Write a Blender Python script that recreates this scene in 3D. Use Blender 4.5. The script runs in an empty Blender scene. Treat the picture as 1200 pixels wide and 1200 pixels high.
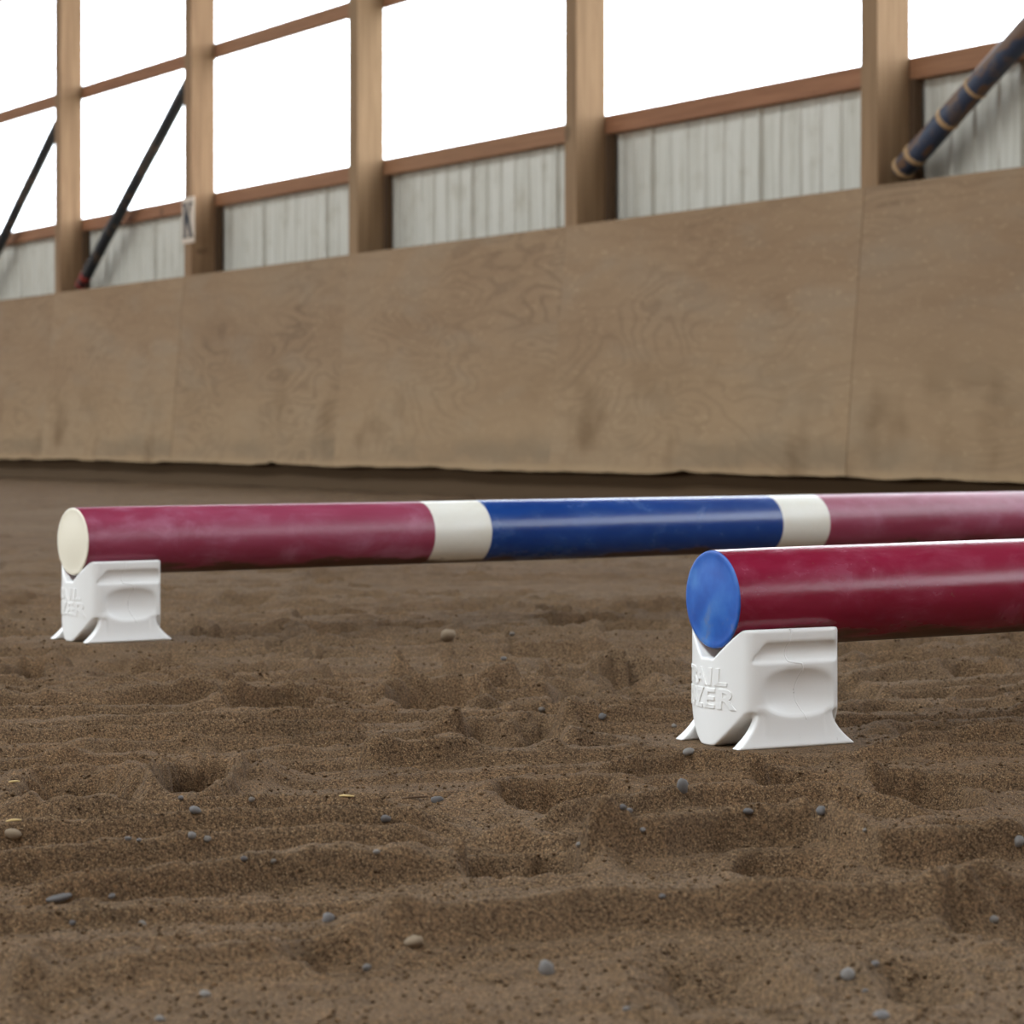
import bpy, bmesh, math, random
import numpy as np
from mathutils import Vector, Matrix

random.seed(7)
rng = np.random.default_rng(11)
scene = bpy.context.scene
COL = scene.collection

# ------------------------------------------------------------------ camera
F = 3190.0                    # focal length in pixels of the 1200 px frame
HOR = 510.0                   # horizon row
HC = 0.31                     # camera height
cam_d = bpy.data.cameras.new('camera')
cam_d.sensor_width = 36.0
cam_d.lens = 36.0 * F / 1200.0
cam_d.shift_y = -(600.0 - HOR) / 1200.0
cam_d.clip_start = 0.05
cam_d.dof.use_dof = True
cam_d.dof.focus_distance = 2.5
cam_d.dof.aperture_fstop = 17.0
cam = bpy.data.objects.new('camera', cam_d)
COL.objects.link(cam)
cam.location = (0, 0, HC)
cam.rotation_euler = (math.pi / 2, 0, 0)
scene.camera = cam

# ------------------------------------------------------------------ sky (bright overcast)
w = bpy.data.worlds.new('overcast_sky')
scene.world = w
w.use_nodes = True
bg = w.node_tree.nodes['Background']
bg.inputs['Color'].default_value = (0.91, 0.965, 1.0, 1)
bg.inputs['Strength'].default_value = 3.0

vs = scene.view_settings
vs.view_transform = 'Standard'
vs.look = 'None'
vs.gamma = 1.0
vs.use_curve_mapping = False
vs.exposure = 1.36

# ------------------------------------------------------------------ hall frame
ZTOP = 1.345
WY = F * (ZTOP - HC) / (HOR - 195.0)
WP = np.array([600.0 / F * WY, WY])            # where the kickboard top leaves the frame
WU = np.array([0.49301, -0.87002])             # along the wall, towards the camera
WO = np.array([0.87002, 0.49301])              # out of the hall
WANG = math.atan2(WU[1], WU[0])
HALL_X0, HALL_X1, HALL_W = -31.4, 13.6, 18.0
EAVE, RIDGE, SILL, SILL2 = 4.35, 6.6, 1.85, 2.5
BAY = 2.437
POST_W, POST_D = 0.115, 0.17
post_x = lambda k: -0.955 + BAY * k            # camera-side face of post k
K0, K1 = -12, 5


def wl(x, y, z):                               # hall frame -> world
    return Vector((WP[0] + WU[0] * x + WO[0] * y, WP[1] + WU[1] * x + WO[1] * y, z))


# daylight enters through the window bands and the added ridge light: portals only guide the sampler
def portal(name, centre, direction, sx, sy):
    d = bpy.data.lights.new(name, 'AREA')
    d.shape = 'RECTANGLE'
    d.size, d.size_y = sx, sy
    d.cycles.is_portal = True
    o = bpy.data.objects.new(name, d)
    COL.objects.link(o)
    o.location = centre
    # local x along the horizontal long edge, local -z into the hall
    z = -Vector(direction).normalized()
    x = Vector((WU[0], WU[1], 0)) if abs(z.dot(Vector((WU[0], WU[1], 0)))) < 0.5 else Vector((WO[0], WO[1], 0))
    y = z.cross(x)
    o.rotation_euler = Matrix((x, y, z)).transposed().to_euler()


hx = (HALL_X0 + HALL_X1) / 2
hl = HALL_X1 - HALL_X0
zc, zh = (SILL + EAVE) / 2, EAVE - SILL
portal('window_portal', wl(hx, 0.24, zc), (-WO[0], -WO[1], 0), hl, zh)
portal('window_portal', wl(hx, -HALL_W - 0.04, (SILL2 + EAVE) / 2), (WO[0], WO[1], 0), hl, EAVE - SILL2)
portal('window_portal', wl(hx, -HALL_W / 2, RIDGE + 0.05), (0, 0, -1), hl, 3.4)


# ------------------------------------------------------------------ helpers
def sr(r, g, b):
    f = lambda c: (c / 255.0 / 12.92) if c <= 10 else ((c / 255.0 + 0.055) / 1.055) ** 2.4
    return (f(r), f(g), f(b), 1.0)


class NT:
    """tiny node-tree builder"""
    def __init__(self, name):
        self.m = bpy.data.materials.new(name)
        self.m.use_nodes = True
        self.t = self.m.node_tree
        self.b = self.t.nodes['Principled BSDF']

    def n(self, typ, **kw):
        nd = self.t.nodes.new(typ)
        for k, v in kw.items():
            if k.startswith('_'):
                setattr(nd, k[1:], v)
            else:
                key = int(k[1:]) if k[0] == 'i' and k[1:].isdigit() else k.replace('__', ' ')
                self.set(nd, key, v)
        return nd

    def set(self, nd, key, v):
        s = nd.inputs[key]
        if isinstance(v, bpy.types.NodeSocket):
            self.t.links.new(v, s)
        else:
            s.default_value = v

    def coord(self, scale=(1, 1, 1), out='Object', offset=None):
        tc = self.n('ShaderNodeTexCoord').outputs[out]
        mp = self.n('ShaderNodeMapping', Vector=tc)
        mp.inputs['Scale'].default_value = scale
        if offset is not None:
            self.t.links.new(offset, mp.inputs['Location'])
        return mp.outputs[0]

    def noise(self, vec, scale, detail=4, rough=0.55, dist=0.0):
        nd = self.n('ShaderNodeTexNoise', Vector=vec, Scale=scale, Detail=detail, Roughness=rough, Distortion=dist)
        return nd.outputs['Fac']

    def ramp(self, fac, stops, interp='LINEAR'):
        r = self.n('ShaderNodeValToRGB', Fac=fac)
        cr = r.color_ramp
        cr.interpolation = interp
        while len(cr.elements) > 1:
            cr.elements.remove(cr.elements[-1])
        cr.elements[0].position, cr.elements[0].color = stops[0]
        for p, c in stops[1:]:
            cr.elements.new(p).color = c
        return r.outputs['Color']

    def fade(self, v, a, b, lo=0.0, hi=1.0):
        mr = self.n('ShaderNodeMapRange', Value=v)
        mr.interpolation_type = 'SMOOTHSTEP'
        mr.inputs['From Min'].default_value = a
        mr.inputs['From Max'].default_value = b
        mr.inputs['To Min'].default_value = lo
        mr.inputs['To Max'].default_value = hi
        return mr.outputs[0]

    def mix(self, fac, a, b, mode='MIX'):
        m = self.n('ShaderNodeMix', _data_type='RGBA', _blend_type=mode)
        self.set(m, 0, fac)
        self.set(m, 6, a)
        self.set(m, 7, b)
        return m.outputs[2]

    def math(self, op, a, b=0.0, clamp=False):
        m = self.n('ShaderNodeMath', _operation=op, _use_clamp=clamp)
        self.set(m, 0, a)
        self.set(m, 1, b)
        return m.outputs[0]

    def xyz(self, vec):
        return self.n('ShaderNodeSeparateXYZ', Vector=vec).outputs

    def rand(self):
        return self.n('ShaderNodeObjectInfo').outputs['Random']

    def bump(self, h, strength, distance):
        b = self.n('ShaderNodeBump', Height=h, Strength=strength, Distance=distance)
        self.t.links.new(b.outputs[0], self.b.inputs['Normal'])

    def out(self, color=None, rough=None, **kw):
        if color is not None:
            self.set(self.b, 'Base Color', color)
        if rough is not None:
            self.set(self.b, 'Roughness', rough)
        for k, v in kw.items():
            self.set(self.b, k.replace('__', ' '), v)
        return self.m


def new_obj(name, verts, faces, mat=None, parent=None, smooth=False, edges=()):
    me = bpy.data.meshes.new(name)
    me.from_pydata([tuple(v) for v in verts], list(edges), faces)
    me.update()
    if smooth:
        me.polygons.foreach_set('use_smooth', [True] * len(me.polygons))
    return link(name, me, mat, parent)


def link(name, me, mat=None, parent=None):
    if mat is not None and len(me.materials) == 0:
        me.materials.append(mat)
    o = bpy.data.objects.new(name, me)
    COL.objects.link(o)
    if parent is not None:
        o.parent = parent
    return o


def empty(name, loc=(0, 0, 0), rz=0.0, parent=None):
    o = bpy.data.objects.new(name, None)
    o.empty_display_size = 0.1
    COL.objects.link(o)
    o.location = loc
    o.rotation_euler = (0, 0, rz)
    if parent is not None:
        o.parent = parent
    return o


def tag(o, label=None, cat=None, group=None, kind=None):
    if label: o['label'] = label
    if cat: o['category'] = cat
    if group: o['group'] = group
    if kind: o['kind'] = kind
    return o


def bm_mesh(name, bm, smooth=False):
    me = bpy.data.meshes.new(name)
    bm.to_mesh(me)
    bm.free()
    if smooth:
        me.polygons.foreach_set('use_smooth', [True] * len(me.polygons))
    return me


def box_mesh(name, x0, x1, y0, y1, z0, z1, bevel=0.0):
    bm = bmesh.new()
    v = [bm.verts.new((x, y, z)) for x in (x0, x1) for y in (y0, y1) for z in (z0, z1)]
    for f in ((0, 1, 3, 2), (4, 6, 7, 5), (0, 4, 5, 1), (2, 3, 7, 6), (0, 2, 6, 4), (1, 5, 7, 3)):
        bm.faces.new([v[i] for i in f])
    bmesh.ops.recalc_face_normals(bm, faces=bm.faces)
    if bevel:
        bmesh.ops.bevel(bm, geom=list(bm.edges), offset=bevel, segments=2, affect='EDGES', profile=0.7)
    return bm_mesh(name, bm)


def tube_mesh(name, pts, radii, seg=16, caps=True):
    bm = bmesh.new()
    pts = [Vector(p) for p in pts]
    rings = []
    for i, p in enumerate(pts):
        d = (pts[min(i + 1, len(pts) - 1)] - pts[max(i - 1, 0)]).normalized()
        a = d.cross(Vector((0, 0, 1)))
        if a.length < 1e-3:
            a = d.cross(Vector((1, 0, 0)))
        a.normalize()
        b = d.cross(a)
        r = radii[i] if hasattr(radii, '__len__') else radii
        rings.append([bm.verts.new(p + r * (math.cos(2 * math.pi * k / seg) * a + math.sin(2 * math.pi * k / seg) * b)) for k in range(seg)])
    for q in range(len(rings) - 1):
        for k in range(seg):
            bm.faces.new((rings[q][k], rings[q][(k + 1) % seg], rings[q + 1][(k + 1) % seg], rings[q + 1][k]))
    if caps:
        bm.faces.new(rings[0][::-1])
        bm.faces.new(rings[-1])
    bmesh.ops.recalc_face_normals(bm, faces=bm.faces)
    return bm_mesh(name, bm, True)


# ---- value noise in numpy
def _h(ix, iy, seed):
    with np.errstate(over='ignore'):
        n = ix.astype(np.uint32) * np.uint32(374761393) + iy.astype(np.uint32) * np.uint32(668265263) + np.uint32((seed * 2246822519) & 0xFFFFFFFF)
        n = (n ^ (n >> np.uint32(13))) * np.uint32(1274126177)
        n = n ^ (n >> np.uint32(16))
    return n.astype(np.float32) * np.float32(2.0 / 4294967295.0) - np.float32(1.0)


def vn(x, y, seed=0):
    fx, fy = np.floor(x), np.floor(y)
    ix, iy = fx.astype(np.int64), fy.astype(np.int64)
    tx, ty = (x - fx).astype(np.float32), (y - fy).astype(np.float32)
    tx = tx * tx * tx * (tx * (tx * 6 - 15) + 10)
    ty = ty * ty * ty * (ty * (ty * 6 - 15) + 10)
    a, b = _h(ix, iy, seed), _h(ix + 1, iy, seed)
    c, d = _h(ix, iy + 1, seed), _h(ix + 1, iy + 1, seed)
    return (a + (b - a) * tx) + ((c + (d - c) * tx) - (a + (b - a) * tx)) * ty


def sstep(a, b, x):
    t = np.clip((x - a) / (b - a), 0, 1)
    return t * t * (3 - 2 * t)


def pix_ground(px, py, z=0.0):
    Y = (HC - z) * F / (py - HOR)
    return (px - 600.0) / F * Y, Y


# ------------------------------------------------------------------ materials
def mat_sand():
    t = NT('arena_sand')
    v = t.coord()
    big = t.noise(v, 0.9, 3)
    mid = t.noise(v, 14.0, 4, 0.6)
    fine = t.noise(v, 420.0, 3, 0.7)
    grain = t.noise(v, 1100.0, 2, 0.6)
    c = t.ramp(mid, [(0.3, sr(85, 65, 44)), (0.7, sr(107, 83, 59))])
    c = t.mix(t.fade(big, 0.35, 0.65), c, t.mix(0.5, c, sr(112, 92, 70)))
    c = t.mix(1.0, c, t.ramp(fine, [(0.38, (0.42, 0.40, 0.38, 1)), (0.5, (0.92, 0.92, 0.92, 1)), (0.62, (1.55, 1.50, 1.42, 1))]), 'MULTIPLY')
    c = t.mix(t.fade(grain, 0.62, 0.68), c, sr(176, 150, 116))
    c = t.mix(t.fade(grain, 0.42, 0.36), c, sr(48, 39, 31))
    h = t.math('ADD', t.math('MULTIPLY', fine, 0.8), t.math('MULTIPLY', grain, 0.35))
    t.bump(h, 1.0, 0.0018)
    return t.out(c, 0.95, **{'Specular__IOR__Level': 0.15})


def mat_plywood():
    t = NT('weathered_plywood')
    r = t.rand()
    off = t.n('ShaderNodeCombineXYZ', X=t.math('MULTIPLY', r, 37.0), Y=0.0, Z=t.math('MULTIPLY', r, 11.0)).outputs[0]
    v = t.coord((0.55, 1, 1.5), offset=off)
    raw = t.coord()
    wob = t.noise(v, 1.6, 3, 0.5)
    rings = t.n('ShaderNodeTexWave', Vector=v, Scale=2.2, Distortion=16.0, Detail=3.0, _wave_type='BANDS', _bands_direction='Z')
    rings.inputs['Detail Scale'].default_value = 0.9
    rg = rings.outputs['Fac']
    fibre = t.noise(t.coord((3, 3, 90), offset=off), 3.0, 4, 0.6)
    c = t.ramp(wob, [(0.3, sr(144, 117, 89)), (0.55, sr(156, 130, 101)), (0.75, sr(152, 131, 106))])
    c = t.mix(t.math('MULTIPLY', t.fade(rg, 0.55, 0.95), 0.16), c, sr(118, 92, 70))
    # figured veneer: contour lines of a stretched noise, stronger on some sheets
    nz = t.noise(t.coord((0.7, 1, 2.2), offset=off), 1.3, 2, 0.45, 0.3)
    ln = t.math('ABSOLUTE', t.math('SINE', t.math('MULTIPLY', nz, 62.0)))
    zone = t.fade(t.noise(t.coord((0.6, 1, 0.9), offset=off), 1.1, 2), 0.42, 0.6)
    c = t.mix(t.math('MULTIPLY', t.math('MULTIPLY', t.fade(ln, 0.75, 1.0), zone), t.fade(r, 0.0, 1.0, 0.3, 0.7)), c, sr(108, 86, 66))
    c = t.mix(t.math('MULTIPLY', fibre, 0.35), c, sr(134, 106, 80))
    grey = t.fade(t.noise(t.coord((0.8, 1, 2.4), offset=off), 1.9, 4), 0.5, 0.68)
    c = t.mix(t.math('MULTIPLY', grey, 0.4), c, sr(150, 132, 110))
    fl = t.noise(t.coord((5, 5, 14), offset=off), 4.0, 5, 0.7)
    c = t.mix(t.math('MULTIPLY', t.fade(fl, 0.55, 0.68), 0.5), c, sr(186, 160, 126))
    c = t.mix(t.math('MULTIPLY', r, 0.22), c, sr(122, 100, 78))
    z = t.xyz(raw)[2]
    # worn lower edge, hoof scuffs and splash stains
    ns = t.noise(t.coord((0.5, 1, 1.2), offset=off), 2.6, 4)
    zn = t.math('ADD', z, t.math('MULTIPLY', t.math('SUBTRACT', t.noise(t.coord(offset=off), 5.0, 4), 0.5), 0.16))
    scuff = t.math('MULTIPLY', t.fade(zn, 0.15, 0.21), t.fade(zn, 0.34, 0.23))
    scuff = t.math('MULTIPLY', scuff, t.fade(t.math('ADD', ns, t.math('MULTIPLY', t.xyz(raw)[0], 0.12)), 0.52, 0.76))
    c = t.mix(t.math('MULTIPLY', scuff, 0.5), c, sr(92, 82, 70))
    low = t.fade(z, 0.95, 0.3)
    c = t.mix(t.math('MULTIPLY', low, 0.30), c, sr(176, 150, 114))
    edge = t.fade(z, 0.175, 0.15)
    c = t.mix(t.math('MULTIPLY', edge, 0.3), c, sr(186, 158, 120))
    st = t.math('MULTIPLY', t.fade(t.noise(t.coord((1.0, 1, 0.9), offset=off), 1.5, 3), 0.53, 0.68), t.fade(z, 0.75, 0.35))
    c = t.mix(t.math('MULTIPLY', st, 0.55), c, sr(98, 72, 44))
    t.bump(fl, 0.15, 0.004)
    return t.out(c, 0.8, **{'Specular__IOR__Level': 0.2})


def mat_timber(name, c1, c2, axis):
    t = NT(name)
    r = t.rand()
    off = t.n('ShaderNodeCombineXYZ', X=t.math('MULTIPLY', r, 53.0), Y=t.math('MULTIPLY', r, 17.0), Z=t.math('MULTIPLY', r, 29.0)).outputs[0]
    sc = {'z': (26, 26, 1.2), 'x': (1.2, 26, 26)}[axis]
    g = t.noise(t.coord(sc, offset=off), 1.6, 5, 0.6, 0.6)
    c = t.ramp(g, [(0.3, c1), (0.7, c2)])
    k = t.noise(t.coord((3.0, 3.0, 3.0), offset=off), 1.6, 1)
    c = t.mix(t.math('MULTIPLY', t.fade(k, 0.74, 0.79), 0.7), c, sr(80, 54, 34))
    c = t.mix(t.math('MULTIPLY', r, 0.25), c, sr(150, 128, 96))
    t.bump(g, 0.2, 0.003)
    return t.out(c, 0.75, **{'Specular__IOR__Level': 0.25})


def mat_siding():
    t = NT('galvanised_siding')
    r = t.rand()
    off = t.n('ShaderNodeCombineXYZ', X=t.math('MULTIPLY', r, 31.0), Y=0.0, Z=0.0).outputs[0]
    streak = t.noise(t.coord((12, 1, 0.7), offset=off), 2.2, 4, 0.6)
    c = t.ramp(streak, [(0.3, sr(176, 171, 156)), (0.55, sr(196, 192, 179)), (0.8, sr(204, 200, 189))])
    d = t.noise(t.coord((1, 1, 1), offset=off), 5.0, 4, 0.6)
    c = t.mix(t.math('MULTIPLY', t.fade(d, 0.5, 0.75), 0.4), c, sr(150, 140, 118))
    return t.out(c, 0.5, Metallic=0.15)


def mat_plain(name, col, rough=0.6, **kw):
    t = NT(name)
    n = t.noise(t.coord(), 7.0, 3)
    c = t.mix(t.math('MULTIPLY', n, 0.25), col, tuple(x * 0.6 for x in col[:3]) + (1,))
    return t.out(c, rough, **kw)


def mat_pane():
    m = bpy.data.materials.new('clear_sheet')
    m.use_nodes = True
    t = m.node_tree
    t.nodes.clear()
    o = t.nodes.new('ShaderNodeOutputMaterial')
    tr = t.nodes.new('ShaderNodeBsdfTransparent')
    tr.inputs['Color'].default_value = (0.97, 0.98, 1.0, 1)
    gl = t.nodes.new('ShaderNodeBsdfGlossy')
    gl.inputs['Roughness'].default_value = 0.15
    mx = t.nodes.new('ShaderNodeMixShader')
    mx.inputs[0].default_value = 0.04
    t.links.new(tr.outputs[0], mx.inputs[1])
    t.links.new(gl.outputs[0], mx.inputs[2])
    t.links.new(mx.outputs[0], o.inputs['Surface'])
    return m


def mat_pole(name, c1, c2, haze, haze_amt, rough):
    """painted plastic pole: paint, chalky scuffs, soil stuck to the underside (object x runs along the pole)"""
    t = NT(name)
    raw = t.coord()
    n1 = t.noise(t.coord((3, 14, 14)), 1.5, 4, 0.6)
    c = t.mix(t.fade(n1, 0.3, 0.7), c1, c2)
    n2 = t.noise(t.coord((9, 16, 16)), 1.3, 5, 0.65, 0.4)
    hz = t.math('MULTIPLY', t.fade(n2, 0.45, 0.78), haze_amt)
    c = t.mix(hz, c, haze)
    sp = t.noise(t.coord((30, 60, 60)), 2.5, 3, 0.6)
    c = t.mix(t.math('MULTIPLY', t.fade(sp, 0.70, 0.78), 0.35), c, sr(120, 100, 80))
    z = t.xyz(raw)[2]
    dn = t.noise(t.coord((7, 20, 20)), 1.0, 4, 0.6)
    edge = t.math('ADD', z, t.math('MULTIPLY', t.math('SUBTRACT', dn, 0.5), 0.085))
    dirt = t.fade(edge, -0.034, -0.046)
    c = t.mix(t.math('MULTIPLY', dirt, 0.9), c, sr(84, 60, 38))
    rg = t.math('ADD', rough, t.math('MULTIPLY', t.math('ADD', hz, dirt, True), 0.3))
    t.bump(t.noise(t.coord((60, 160, 160)), 1.5, 3), 0.05, 0.002)
    return t.out(c, rg, **{'Specular__IOR__Level': 0.5})


def mat_block():
    t = NT('white_moulded_plastic')
    v = t.coord()
    n = t.noise(v, 30.0, 4, 0.6)
    c = t.mix(t.math('MULTIPLY', n, 0.2), sr(238, 237, 233), sr(222, 220, 213))
    z = t.xyz(v)[2]
    sp = t.math('MULTIPLY', t.fade(t.noise(v, 160.0, 3, 0.7), 0.66, 0.74), t.fade(z, 0.02, 0.002))
    c = t.mix(t.math('MULTIPLY', sp, 0.5), c, sr(120, 92, 64))
    t.bump(t.noise(v, 700.0, 2), 0.04, 0.001)
    return t.out(c, 0.42, **{'Specular__IOR__Level': 0.45, 'Subsurface__Weight': 0.0})


def mat_brace(name, paint, bare, amount):
    t = NT(name)
    v = t.coord((2.2, 9, 9))
    n = t.noise(v, 1.6, 3, 0.5, 0.8)
    c = t.mix(t.fade(n, amount, amount + 0.05), paint, bare)
    n2 = t.noise(t.coord(), 14.0, 4)
    c = t.mix(t.math('MULTIPLY', t.fade(n2, 0.55, 0.7), 0.5), c, sr(110, 88, 68))
    return t.out(c, 0.55)


def mat_pebble():
    t = NT('grey_pebble')
    r = t.rand()
    n = t.noise(t.coord(), 90.0, 3)
    c = t.ramp(r, [(0.0, sr(74, 75, 78)), (0.45, sr(98, 98, 99)), (0.8, sr(118, 115, 109)), (1.0, sr(92, 84, 75))])
    c = t.mix(t.math('MULTIPLY', n, 0.5), c, sr(110, 94, 76))
    return t.out(c, 0.7)


M = {
    'sand': mat_sand(), 'ply': mat_plywood(), 'siding': mat_siding(), 'pane': mat_pane(),
    'post': mat_timber('rough_post_timber', sr(122, 93, 66), sr(150, 119, 88), 'z'),
    'girt': mat_timber('red_brown_girt_timber', sr(128, 84, 58), sr(156, 108, 78), 'x'),
    'dark': mat_plain('gap_shade_and_stick_brown', sr(84, 62, 40), 0.9),  # shade tone of the strips beside the posts; also colours the little stick
    'base': mat_plain('muddy_base_board', sr(86, 65, 40), 0.95),
    'roof': mat_plain('roof_sheeting', sr(92, 84, 76), 0.7),
    'ground': mat_plain('yard_ground', sr(110, 105, 92), 0.95),
    'red': mat_pole('crimson_pole_paint', sr(124, 19, 45), sr(137, 31, 57), sr(178, 96, 122), 0.35, 0.22),
    'red_chalky': mat_pole('chalky_crimson_pole_paint', sr(132, 42, 66), sr(148, 62, 86), sr(186, 124, 148), 0.5, 0.36),
    'blue': mat_pole('blue_pole_paint', sr(11, 54, 122), sr(17, 62, 134), sr(80, 120, 170), 0.25, 0.24),
    'white': mat_pole('white_pole_paint', sr(226, 222, 208), sr(232, 229, 218), sr(205, 190, 160), 0.35, 0.36),
    'block': mat_block(), 'pebble': mat_pebble(),
    'brace_dark': mat_brace('black_brace_paint', sr(36, 40, 44), sr(78, 70, 62), 0.62),
    'brace_red': mat_plain('faded_red_tape', sr(140, 48, 40), 0.7),
    'brace_blue': mat_brace('peeling_blue_paint', sr(54, 62, 80), sr(104, 78, 60), 0.53),
    'tape': mat_plain('tan_tape', sr(176, 142, 100), 0.7),
    'sign': mat_plain('sign_white', sr(206, 188, 168), 0.6),
    'ink': mat_plain('sign_black', sr(18, 20, 30), 0.5),
    'tan': mat_plain('tan_stone', sr(134, 116, 93), 0.85),
    'straw': mat_plain('dry_straw', sr(206, 178, 120), 0.8),
}


def mat_cap():
    t = NT('blue_end_cap')
    v = t.coord()
    n = t.noise(v, 26.0, 3, 0.5)
    c = t.ramp(n, [(0.33, sr(20, 76, 160)), (0.5, sr(34, 94, 178)), (0.68, sr(62, 118, 190))])
    n2 = t.noise(v, 60.0, 3)
    z = t.xyz(v)[2]
    d = t.math('MULTIPLY', t.fade(n2, 0.56, 0.7), t.fade(z, 0.01, -0.03))
    c = t.mix(t.math('MULTIPLY', d, 0.35), c, sr(120, 120, 130))
    return t.out(c, 0.42)


M['cap_blue'] = mat_cap()
M['cap_white'] = mat_plain('ivory_end_cap', sr(236, 228, 206), 0.5)

# ------------------------------------------------------------------ placement of poles and blocks
NEAR = dict(x=828.0, Z=2.732, t=61.0, base=0.0, rise=0.010)
FAR = dict(x=80.0, Z=3.99, t=54.0, base=0.009, rise=0.0)
for d in (NEAR, FAR):
    d['P'] = np.array([(d['x'] - 600) / F * d['Z'], d['Z']])            # centre of the visible end face
    a = math.radians(d['t'])
    d['u'] = np.array([math.sin(a), math.cos(a)])
    d['rz'] = math.atan2(d['u'][1], d['u'][0])
    d['C'] = d['P'] + 0.07 * d['u']
POLE_R, POLE_Z = 0.05, 0.145
BANDS = [('red', 0.61), ('white', 0.11), ('blue', 0.625), ('white', 0.11), ('red', 0.61), ('white', 0.11), ('blue', 0.625), ('white', 0.11), ('red', 0.61)]
POLE_L = sum(b[1] for b in BANDS)
for d in (NEAR, FAR):
    d['C2'] = d['P'] + (POLE_L + 0.016 - 0.07) * d['u']
    d['base2'] = d['base'] + d['rise'] * POLE_L

# ------------------------------------------------------------------ sand floor
# prints and holes seen in the footing: pixel box, depth, floor softness, turn
PITS = [
    (190, 272, 910, 950, .060, .75, 0), (18, 165, 918, 962, .042, .7, 8), (262, 378, 815, 842, .022, .35, 0),
    (455, 562, 808, 834, .022, .35, 0), (700, 778, 792, 826, .016, .8, 0), (535, 665, 846, 882, .020, .8, 0),
    (578, 750, 918, 955, .018, .35, 4), (885, 1015, 908, 934, .014, .5, 0), (1022, 1142, 922, 950, .014, .35, 0),
    (905, 1035, 962, 1010, .018, .4, 25), (1092, 1215, 968, 1002, .018, .5, 0), (540, 692, 1006, 1040, .016, .3, 0),
    (745, 935, 1120, 1195, .014, 1.1, 0), (300, 440, 890, 912, .014, .5, 0), (860, 1000, 1010, 1040, .012, .4, 0),
    (330, 420, 690, 705, .012, .8, 0), (545, 605, 696, 716, .016, .8, 0), (640, 745, 712, 726, .012, .7, 0),
    (735, 800, 706, 722, .012, .7, 0), (0, 45, 778, 806, .018, .7, 0), (110, 200, 778, 796, .012, .7, 0),
    (640, 700, 806, 830, .012, .8, 0), (505, 560, 660, 676, .012, .7, 0), (1050, 1190, 850, 874, .012, .7, 0),
    (960, 1030, 805, 826, .012, .7, 0), (0, 70, 655, 668, .014, .7, 0), (380, 430, 672, 684, .014, .7, 0),
    (250, 320, 700, 712, .012, .7, 0), (1020, 1130, 1135, 1185, .010, 1.0, 0), (330, 470, 1120, 1150, .008, .9, 0),
]
MOUNDS = [(690, 735, 1000, 1040, .012), (215, 300, 820, 850, .008), (795, 860, 890, 915, .010), (60, 120, 880, 905, .010),
          (100, 200, 910, 935, .008), (0, 60, 1120, 1190, .016), (1080, 1200, 1060, 1110, .012), (500, 620, 1075, 1110, .006),
          (270, 340, 905, 935, .014)]
pit_world = []
for x0, x1, y0, y1, dp, soft, turn in PITS:
    ya, yb = pix_ground(0, y1)[1], pix_ground(0, y0)[1]
    yc_ = (ya + yb) / 2
    pit_world.append(((x0 + x1) / 2 - 600, yc_, (x1 - x0) / 2 / F * yc_, min((yb - ya) / 2, 0.16), dp * 1.45, soft * 0.85, turn))
pit_world = [((px / F) * yc_, yc_, hx_, hy_, dp, so, math.radians(tn)) for px, yc_, hx_, hy_, dp, so, tn in pit_world]
mound_world = []
for x0, x1, y0, y1, hgt in MOUNDS:
    ya, yb = pix_ground(0, y1)[1], pix_ground(0, y0)[1]
    yc_ = (ya + yb) / 2
    mound_world.append((((x0 + x1) / 2 - 600) / F * yc_, yc_, (x1 - x0) / 2 / F * yc_, min((yb - ya) / 2, 0.12), hgt))
# furrow crests: pixel polyline, height, face width, length of the back slope
CRESTS = [
    ([(-60, 1000), (175, 988), (375, 976), (520, 968)], .011, .014, .05),
    ([(-60, 1029), (167, 1017), (292, 1005), (520, 995)], .011, .014, .05),
    ([(30, 1064), (167, 1051), (333, 1036), (520, 1022)], .014, .016, .06),
    ([(-60, 1092), (125, 1083), (292, 1074), (520, 1064)], .007, .014, .06),
    ([(430, 1118), (520, 1108), (700, 1092), (900, 1086), (1260, 1074)], .015, .030, .12),
    ([(90, 1150), (333, 1130), (480, 1120)], .005, .020, .10),
    ([(540, 1016), (690, 1011), (780, 1002), (850, 990), (950, 988), (1030, 1012), (1260, 1000)], .017, .018, .07),
    ([(-60, 872), (175, 869), (290, 866), (430, 857)], .010, .016, .08),
    ([(290, 895), (500, 888), (560, 884)], .009, .014, .05),
    ([(520, 858), (620, 852), (700, 848), (815, 842)], .010, .016, .06),
    ([(560, 802), (700, 790), (815, 779)], .010, .018, .08),
    ([(-60, 834), (120, 830), (250, 822)], .008, .016, .07),
    ([(640, 962), (740, 950), (830, 940), (960, 938), (1080, 950)], .010, .016, .05),
    ([(700, 906), (800, 898), (900, 905), (1030, 918), (1220, 915)], .010, .015, .05),
    ([(560, 985), (660, 992), (800, 985), (900, 972)], .010, .014, .05),
    ([(-60, 958), (90, 962), (200, 956), (330, 946), (520, 955)], .008, .013, .04),
    ([(1020, 880), (1120, 872), (1260, 868)], .008, .016, .06),
    ([(990, 800), (1100, 790), (1260, 782)], .008, .018, .07),
    ([(200, 800), (400, 790), (560, 784)], .008, .018, .07),
]
crest_world = []
for pl, hg, wf, tail in CRESTS:
    w_ = [pix_ground(a, b, 0.006) for a, b in pl]
    crest_world.append((np.array([p[0] for p in w_]), np.array([p[1] for p in w_]), hg, wf, tail))
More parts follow.
